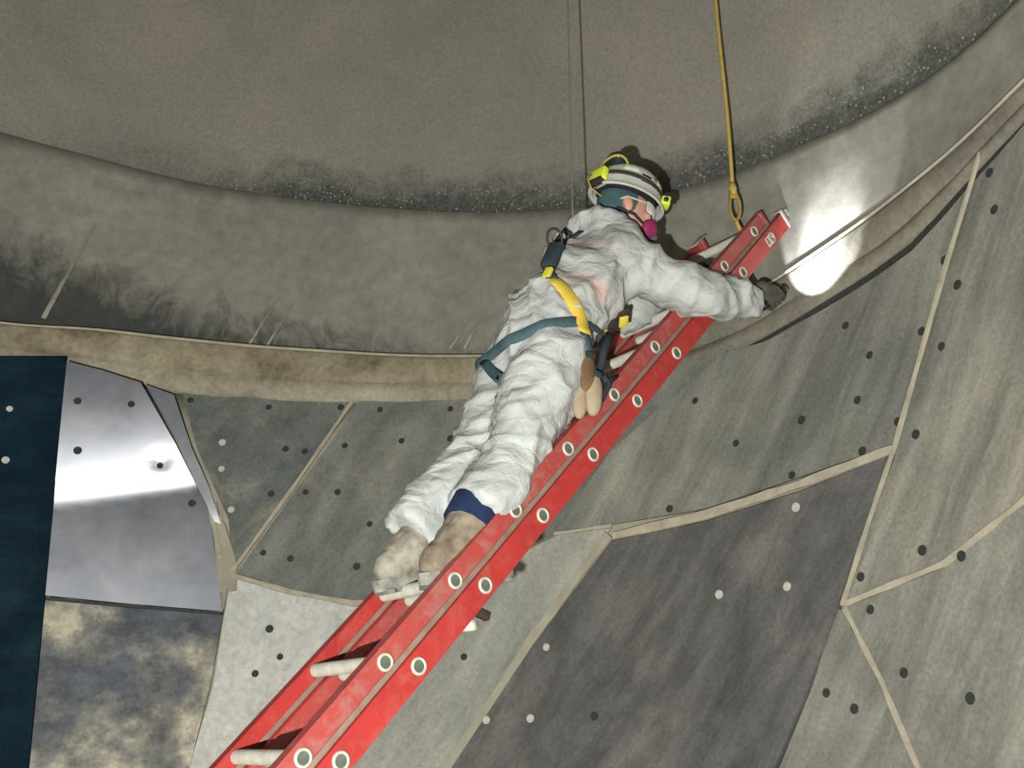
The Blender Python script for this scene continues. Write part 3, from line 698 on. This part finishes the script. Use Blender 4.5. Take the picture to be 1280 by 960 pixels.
# hair / skull cap below the helmet at the back
mb = MB(); mb.ell(headC+hu*.022-hf*.022, HA, (.0825, .098, .094)); mb.ell(headC-hu*.045-hf*.062, HA, (.062, .042, .05))
v_, n_, f_ = remeshed(mb, .008, 3); mesh_obj('skull_cap', v_, f_, 'bandana', person)
# --- helmet
HC = headC+hu*.052-hf*.008
helm = MB(); nseg = 40
def hring(a_, z, k):  # a_ radial factor
    P = []
    for i in range(nseg):
        t = 2*math.pi*i/nseg; c, s_ = math.cos(t), math.sin(t)
        P.append(HC+hf*c*.132*a_*(1.02 if c > 0 else 1)+hx*s_*.112*a_+hu*(z+k*c))
    return P
rows = [(1.00, -.012, -.004), (1.02, -.016, -.006), (1.13, -.020, -.012), (1.14, -.015, -.012), (1.04, -.004, -.006), (1.0, .012, 0), (.985, .035, 0), (.94, .062, 0), (.84, .088, 0), (.68, .107, 0), (.45, .119, 0), (.2, .124, 0), (.02, .125, 0)]
P = []; [P.extend(hring(*r)) for r in rows]
F = [(j*nseg+i, j*nseg+(i+1) % nseg, (j+1)*nseg+(i+1) % nseg, (j+1)*nseg+i) for j in range(len(rows)-1) for i in range(nseg)]
ho = mesh_obj('helmet', P, F, 'helmet_white', person); recalc(ho)
ho['label'] = 'white hard hat with dark stickers and a strapped-on headlamp'
def hpt(t, z, out=0.0):
    """point on the helmet dome: t angle from the front towards the worker's left, z height"""
    zs = [r[1] for r in rows[4:]]; rs = [r[0] for r in rows[4:]]; a_ = float(np.interp(z, zs, rs)); c, s_ = math.cos(t), math.sin(t)
    p = HC+hf*c*.132*a_+hx*s_*.112*a_+hu*z; n = unit(hf*c/.132+hx*s_/.112+hu*max(0.05, z)/.125**2*1.1*z*8); return p+n*out, n
mb = MB(); mb.ell(HC-hu*.004, HA, (.104, .124, .012)); v_, n_, f_ = remeshed(mb, .006, 2); mesh_obj('helmet_liner', v_, f_, 'helmet_liner', ho)
# ridge on the crown
mb = MB(); mb.tube([HC+hf*.115*math.cos(a)+hu*(.004+.123*math.sin(a)) for a in np.linspace(.35, math.pi-.35, 16)], .009, 8); mb.build('crown_ridge', 'helmet_white', ho)
def strap_ring(z0, z1, w, mat, nm, a0=0, a1=2*math.pi):
    pts = []; nr = []
    for t in np.linspace(a0, a1, 48, endpoint=abs(a1-a0) < 6.28):
        p, n = hpt(t, z0+(z1-z0)*(.5-.5*math.cos(t)), .001); pts.append(p); nr.append(n)
    o = MB().ribbon(pts, nr, w, .003, closed=abs(a1-a0) > 6.28).build(nm, mat, ho); recalc(o); return o
strap_ring(.030, .050, .0085, 'strap_dark', 'headlamp_strap'); strap_ring(.040, .060, .003, 'strap_gold', 'goggle_strap')
p, n = hpt(-.15, .020, .018)
mb = MB(); sd = unit(np.cross(hu, n)); mb.bevbox(p, (sd, n, hu), (.026, .018, .019), .006); lamp = mb.build('headlamp', 'lamp_yellow', ho)
mb = MB(); mb.lathe([(.012, .0), (.012, .006), (.009, .008), (.0001, .006)], p+n*.016, sd, hu, n, 16); mb.build('headlamp_lens', 'lock_black', ho)
mb = MB(); q = p-sd*.027; mb.lathe([(.010, .0), (.010, .003), (.0001, .003)], q, n, hu, -sd, 14); mb.build('headlamp_knob', 'lock_black', ho)
p, n = hpt(math.pi*1.13, .030, .012); sd = unit(np.cross(hu, n)); mb = MB(); mb.bevbox(p, (sd, n, hu), (.042, .014, .026), .007); mb.build('battery_pack', 'lamp_yellow', ho)
mb = MB(); mb.bevbox(p-hu*.030+n*.004, (sd, n, hu), (.034, .012, .012), .004); mb.build('battery_clip', 'lock_black', ho)
mb = MB(); cable = [p+n*.02-sd*.02, p+n*.035-hu*.03-sd*.02, p+n*.02-hu*.07, p-n*.02-hu*.085+sd*.02]; mb.tube(cable, .003, 6); mb.build('battery_cable', 'strap_gold', ho)
# goggles pushed up at the rear of the crown
gc = HC-hf*.075+hu*.118-hx*.030
mb = MB(); mb.ell(gc, (unit(hf+hu*.2), hx, unit(hu-hf*.2)), (.045, .075, .032)); v_, n_, f_ = remeshed(mb, .007, 2); mesh_obj('goggles', v_, f_, 'goggle_lens', ho)
mb = MB(); mb.tube([gc-hu*.022+hf*.052*math.cos(t)+hx*.078*math.sin(t)-hu*.010*math.cos(2*t) for t in np.linspace(0, 2*math.pi, 30)], .005, 6, caps=False); mb.build('goggle_rim', 'strap_gold', ho)
def patch(t, z, wd, ht, mat, nm='sticker', rot=0.0):
    pts = []; nr = []
    for u in np.linspace(-1, 1, 7):
        p, n = hpt(t+u*wd, z+rot*u, .0012); pts.append(p); nr.append(n)
    recalc(MB().ribbon(pts, nr, ht, .0012).build(nm, mat, ho))
patch(-1.25, .044, .16, .018, 'sticker_dark'); patch(-.82, .066, .10, .010, 'sticker_red'); patch(-.55, .060, .22, .013, 'sticker_green'); patch(-.75, .038, .20, .009, 'sticker_dark'); patch(-1.75, .075, .25, .014, 'sticker_green'); patch(-2.2, .046, .16, .010, 'sticker_dark')
# --- safety glasses, respirator
mb = MB()
gl = []
for t in np.linspace(-1.25, 1.25, 17): gl.append(headC+hf*(.030+.082*math.cos(t))+hx*.088*math.sin(t)-hu*.002)
for dz in (.024, -.024): pass
m_ = len(gl); P = [g+hu*.022 for g in gl]+[g-hu*.026*(1-.25*abs(i-8)/8)+hf*.004 for i, g in enumerate(gl)]
P += [q+hf*.002 for q in P]; F = [(i, i+1, m_+i+1, m_+i) for i in range(m_-1)]+[(2*m_+i, 3*m_+i, 3*m_+i+1, 2*m_+i+1) for i in range(m_-1)]
gobj = mesh_obj('safety_glasses', P, F, 'glass', person)
for s in (-1, 1):
    mb = MB(); mb.tube([gl[0 if s < 0 else -1]+hu*.012, headC-hf*.02+hx*s*.086+hu*.012, headC-hf*.045+hx*s*.082-hu*.004], .0035, 6); mb.build('temple_arm', 'glass', gobj)
mb = MB(); mb.ell(headC-hu*.060+hf*.098, HA, (.036, .034, .040)); mb.cone(headC-hu*.060+hf*.10, headC-hu*.075+hf*.125, .026, .018)
v_, n_, f_ = remeshed(mb, .006, 3); resp = mesh_obj('respirator', v_, f_, 'respirator_grey', person)
for s in (-1, 1):
    dc = unit(hx*s*.85+hf*.5-hu*.15); c = headC-hu*.066+hf*.090+hx*s*.036; a_ = unit(np.cross(dc, hu)); b2 = np.cross(dc, a_)
    mb = MB(); mb.lathe([(.0001, -.004), (.028, -.004), (.034, .004), (.034, .016), (.028, .022), (.0001, .024)], c, a_, b2, dc, 22); mb.build('filter', 'respirator_pink', resp)
    mb = MB(); mb.tube([c+hf*.0, headC-hu*.045+hx*s*.075+hf*.02, headC-hu*.035-hf*.05+hx*s*.068], .006, 6); mb.build('mask_strap', 'strap_dark', resp)
# --- jeans and boots
MB().cone(ankR+unit(kneR-ankR)*.085, hemR+unit(kneR-hemR)*.06, .078, .080, 20, (0, 0)).build('jeans_cuff', 'denim', person)
def boot(ank, knee, pitch, mat):
    sh = unit(knee-ank); ff = unit(FW*math.cos(pitch)+V3((0, 0, 1))*math.sin(pitch)); fu = unit(np.cross(LW, ff)); fu = fu if fu[2] > 0 else -fu
    ax_ = (ff, LW, fu); heel = ank-fu*.050-ff*.080
    mb = MB()
    mb.cone(ank-fu*.03, ank+sh*(.105 if mat == 'boot_leather' else .15), .062, .071, 18, (1, 0)); mb.ell(heel+ff*.030+fu*.010, ax_, (.066, .050, .054)); mb.ell(heel+ff*.10+fu*.02, ax_, (.09, .050, .055)); mb.ell(heel+ff*.20+fu*.0, ax_, (.085, .054, .038))
    mb.ell(heel+ff*.245-fu*.002, ax_, (.045, .045, .032)); mb.cone(ank+sh*.02, heel+ff*.045+fu*.02, .062, .052)
    v_, n_, f_ = remeshed(mb, .007, 4); v_ = np.array([v+n*(.006*noise.noise(tuple(v*16))+.004*noise.noise(tuple(v*38))) for v, n in zip(v_, n_)]); up_ = mesh_obj('boot', v_, f_, mat, person)
    P = []
    outline = []
    for t in np.linspace(0, 2*math.pi, 28, endpoint=False):
        c, s_ = math.cos(t), math.sin(t); x = .118+.160*c; w_ = (.047+.012*max(0, min(1, (x-.10)/.1)))*(1 if .03 < x < .22 else .95); outline.append((x, math.copysign(abs(s_)**.7, s_)*w_))
    for z in (-.012, -.036, -.046):
        for (x, w_) in outline: P.append(heel+ff*x+LW*w_*(1.0 if z > -.04 else .95)+fu*(z-.004))
    m_ = len(outline); F = [(j*m_+i, j*m_+(i+1) % m_, (j+1)*m_+(i+1) % m_, (j+1)*m_+i) for j in range(2) for i in range(m_)]+[tuple(range(m_))[::-1], tuple(2*m_+i for i in range(m_))]
    so = recalc(mesh_obj('boot_sole', P, F, 'boot_sole', up_, False))
    for k in range(8):
        x = -.01+k*.036; mb = MB(); mb.bevbox(heel+ff*x-fu*.053, ax_, (.011, .040, .007), .002); mb.build('tread_lug', 'tread', up_)
    mb = MB()
    for k in range(4): mb.tube([heel+ff*(.125+.012*k)+fu*(.075-.012*k)+LW*(-.022), heel+ff*(.13+.012*k)+fu*(.082-.012*k), heel+ff*(.125+.012*k)+fu*(.075-.012*k)+LW*.022], .003, 5)
    mb.build('laces', 'boot_leather', up_)
    return up_
boot(ankR, kneR, .16, 'boot_leather'); boot(ankL, kneL, .26, 'boot_dust')
# --- gloved hands
def hand(c, along, across, palm_n, rad, name, thumb=1):
    """fist around a bar: c bar centre, along = bar axis, across = forearm-to-knuckle direction"""
    al, pn = unit(along), unit(palm_n); ac = unit(np.cross(al, pn)); ac = ac if ac@across > 0 else -ac
    mb = MB(); R_ = rad+.011
    mb.ell(c+pn*(rad+.018)-ac*.012, (al, ac, pn), (.046, .046, .020))
    mb.cone(c+pn*(rad+.012)-ac*.055, c+pn*(rad+.016)-ac*.02, .028, .030)
    for k, (o_, ln, r_) in enumerate(((-.034, .92, .0098), (-.0115, 1.0, .0102), (.0115, .97, .0098), (.034, .82, .0088))):
        pts = []
        for a in np.linspace(0.1, 3.5*ln, 6): pts.append(c+al*o_+pn*R_*math.cos(a)*1.05+ac*R_*math.sin(a)*1.05)
        mb.tube(pts, [r_*x for x in (1.12, 1.06, 1.0, .96, .92, .8)], 10); mb.ell(pts[-1], np.eye(3), (r_*.8,)*3)
    tp = [c-al*thumb*.030+pn*(rad+.016)-ac*.03, c-al*thumb*.046+pn*(rad*.5)-ac*(R_+.006), c-al*thumb*.030-pn*(rad*.6)-ac*(R_+.002), c-al*thumb*.012-pn*(R_+.002)-ac*.006]
    mb.tube(tp, [.014, .0125, .011, .009], 10); mb.ell(tp[-1], np.eye(3), (.009,)*3)
    v_, n_, f_ = remeshed(mb, .0042, 2, .4); return mesh_obj(name, v_, f_, 'glove', person)
aim = hit(1030, 319, lambda h: 2.88)[2]; td = unit(aim-haR)
fa = unit(wrR-elR)
hand(haR, td, fa, unit(-XF*.75-XR*.1+V3((0, 0, .35))), .014, 'glove', 1)
hand(rungL, LW, unit(haL-elL), unit(LN+BB*.2), .0195, 'glove', -1)
# --- fall harness
def strap_px(pix, w, mat, nm, parent, t=.004, step=8):
    pts = []; nr = []; pix = [V3(p) for p in pix]
    for i in range(len(pix)-1):
        k = max(2, int(np.linalg.norm(pix[i+1]-pix[i])/step))
        for j in range(k+(i == len(pix)-2)):
            q = pix[i]+(pix[i+1]-pix[i])*j/k; s_ = onsuit(q[0], q[1], .002)
            if s_ is not None: pts.append(s_[0]); nr.append(s_[1])
    pts = np.array(pts); nr = np.array(nr)
    for _ in range(3):
        pts[1:-1] = (pts[:-2]+2*pts[1:-1]+pts[2:])/4; nr[1:-1] = nr[:-2]+nr[1:-1]+nr[2:]
    pts = pts+np.array([unit(n) for n in nr])*.003
    return recalc(MB().ribbon(list(pts), list(nr), w, t).build(nm, mat, parent))
def strap_loop(c, axis, w, mat, nm, parent, n=56, x0=None, lim=.32):
    axis = unit(axis); a = unit(np.cross(axis, x0 if x0 is not None else BB)); b2 = np.cross(axis, a); pts = []; nr = []
    for t in np.linspace(0, 2*math.pi, n, endpoint=False):
        d = a*math.cos(t)+b2*math.sin(t); st = c+d*lim; h = BVH.ray_cast(Vector(st), Vector(-d), lim)
        r = np.linalg.norm(V3(h[0])-c) if h[0] is not None else .15
        pts.append(r); nr.append(d)
    r = np.array(pts)
    for _ in range(3): r = np.maximum(r, (np.roll(r, 1)+r+np.roll(r, -1))/3)
    P = [c+d*(q+.003) for d, q in zip(nr, r)]
    return recalc(MB().ribbon(P, nr, w, .004, closed=True).build(nm, mat, parent))
harness = empty('harness', pelv, person)
A1, A2, A3 = onsuit(622, 438)[0], onsuit(690, 405)[0], onsuit(738, 408)[0]
bn_ = unit(np.cross(A2-A1, A3-A1)); bc = pelv*.45+waist*.55; bc = bc-bn_*((bc-A2)@bn_)
strap_loop(bc, bn_, .019, 'strap_teal', 'waist_strap', harness)
strap_loop(hipR*.78+kneR*.22, unit(hipR-kneR+BB*.35), .020, 'strap_teal', 'thigh_strap', harness, lim=.16) if False else None
strap_px([(606,452),(613,464),(628,476)], .018, 'strap_teal', 'thigh_strap', harness)
strap_px([(690,350),(706,362),(720,385),(727,405),(730,418)], .024, 'strap_yellow', 'shoulder_strap', harness)
strap_px([(729,416),(734,432),(740,450)], .021, 'strap_teal', 'strap_end', harness)
strap_px([(690,350),(684,336),(690,318),(700,300),(712,288)], .022, 'strap_dark', 'back_strap', harness)
strap_px([(704,306),(716,298),(728,290)], .014, 'strap_dark', 'back_strap', harness)
s_ = onsuit(694, 325, .02)
dc, dn = s_; du = unit(BU-dn*(BU@dn)); dx = np.cross(du, dn)
mb = MB(); mb.bevbox(dc, (dx, du, dn), (.028, .055, .018), .008); mb.build('dorsal_pad', 'strap_dark', harness)
mb = MB(); c = dc+du*.055+dn*.03; mb.tube([c+dx*.030*math.cos(t)+(du*.6+dn*.8)*.034*math.sin(t) for t in np.linspace(0, 2*math.pi, 25)], .0045, 8, caps=False); mb.build('d_ring', 'lock_black', harness)
s_ = onsuit(684, 345, .012)
if s_ is not None: mb = MB(); mb.bevbox(s_[0], (dx, du, dn), (.014, .022, .008), .004); mb.build('tag', 'buckle_yellow', harness)
def at_suit(px, py, lift): 
    s_ = onsuit(px, py, lift)
    if s_ is None: s_ = (onW(px, py, .0), -XF)
    return s_
for (px, py, hw, hh, mat, nm) in ((757, 410, .016, .012, 'buckle_yellow', 'buckle'), (775, 396, .022, .017, 'buckle_yellow', 'buckle'), (776, 395, .030, .027, 'lock_black', 'buckle_frame'), (765, 405, .022, .018, 'lock_black', 'buckle_frame')):
    c, n = at_suit(px, py, .022 if 'frame' not in nm else .004); n = unit(n-XF*.5); x_ = unit(np.cross(n, BU+FW*.3)); y_ = np.cross(n, x_)
    mb = MB(); mb.bevbox(c, (x_, y_, n), (hw, hh, .006), .004); mb.build(nm, mat, harness)
# tool pouches hanging from the belt in front of the right hip
pc = onW(742, 470, .015)
for k, (px, py, w, sx, sy, mat) in enumerate(((733, 466, -.03, .036, .072, 'pouch_brown'), (725, 497, -.015, .028, .072, 'pouch_tan'), (742, 492, -.035, .034, .078, 'pouch_tan'))):
    c = onW(px, py, w); ux = unit(V3((0, 0, 1))*.9+BU*.2); xx = unit(np.cross(ux, -LW)); zz = np.cross(xx, ux)
    mb = MB(); mb.ell(c, (xx, zz, ux), (sx, .022, sy)); mb.ell(c-ux*.02, (xx, zz, ux), (sx*.95, .024, sy*.75)); v_, n_, f_ = remeshed(mb, .006, 2)
    po = mesh_obj('tool_pouch', v_, f_, mat, harness)
    mb = MB(); mb.bevbox(c+ux*sy*.8, (xx, zz, ux), (sx*.5, .024, .010), .004); mb.build('pouch_strap', 'strap_dark', po)
mb = MB(); mb.tube([onW(762, 418, .0), onW(754, 440, -.01), onW(750, 465, -.01), onW(760, 480, -.01), onW(752, 500, -.01)], [.016, .014, .012, .014, .010], 8); mb.build('lanyard', 'strap_dark', harness)
mb = MB(); mb.tube([onW(772, 470, -.005), onW(760, 478, -.01), onW(748, 505, -.02), onW(722, 522, .0)], [.006, .011, .008, .010], 8); mb.build('lanyard', 'strap_dark', harness)
# thin grey lifeline rising from the back ring
lb = pt(716, 272, 3.80)
wire = MB().tube(vrope(lb, 6.4, .004, 0.0), .0036, 6).build('lifeline', 'wire_grey', None, org=lb)
tag(wire, 'thin grey lifeline rising from the back of the worker harness', 'lifeline')

# ------------------------------------------------------------------ torch in the right hand
torch = empty('flashlight', haR)
tag(torch, 'small black flashlight in the gloved right hand, lighting the wall white', 'flashlight')
ta = unit(np.cross(td, (0, 0, 1))); tb = np.cross(td, ta)
mb = MB(); mb.lathe([(.0001, -.062), (.013, -.062), (.014, -.056), (.014, .045), (.0175, .056), (.0185, .060), (.0185, .074), (.0165, .075), (.0165, .070)], haR, ta, tb, td, 20); mb.build('flashlight_body', 'torch_black', torch)
mb = MB(); mb.lathe([(.0165, .071), (.010, .0715), (.0001, .0715)], haR, ta, tb, td, 20); mb.build('flashlight_lens', 'torch_lens', torch)
for nm, en, ang, bl in (('flashlight_spill', 20.0, 80, .12), ("flashlight_beam", 50.0, 60, .55)):
    sl = bpy.data.lights.new(nm, 'SPOT'); sl.energy = en; sl.spot_size = math.radians(ang); sl.spot_blend = bl; sl.shadow_soft_size = .012; sl.color = (.90, .96, 1.0)
    so = bpy.data.objects.new(nm, sl); COL.objects.link(so); so.parent = torch
    so.location = td*.085; so.rotation_euler = Vector(-td).to_track_quat('Z', 'Y').to_euler()
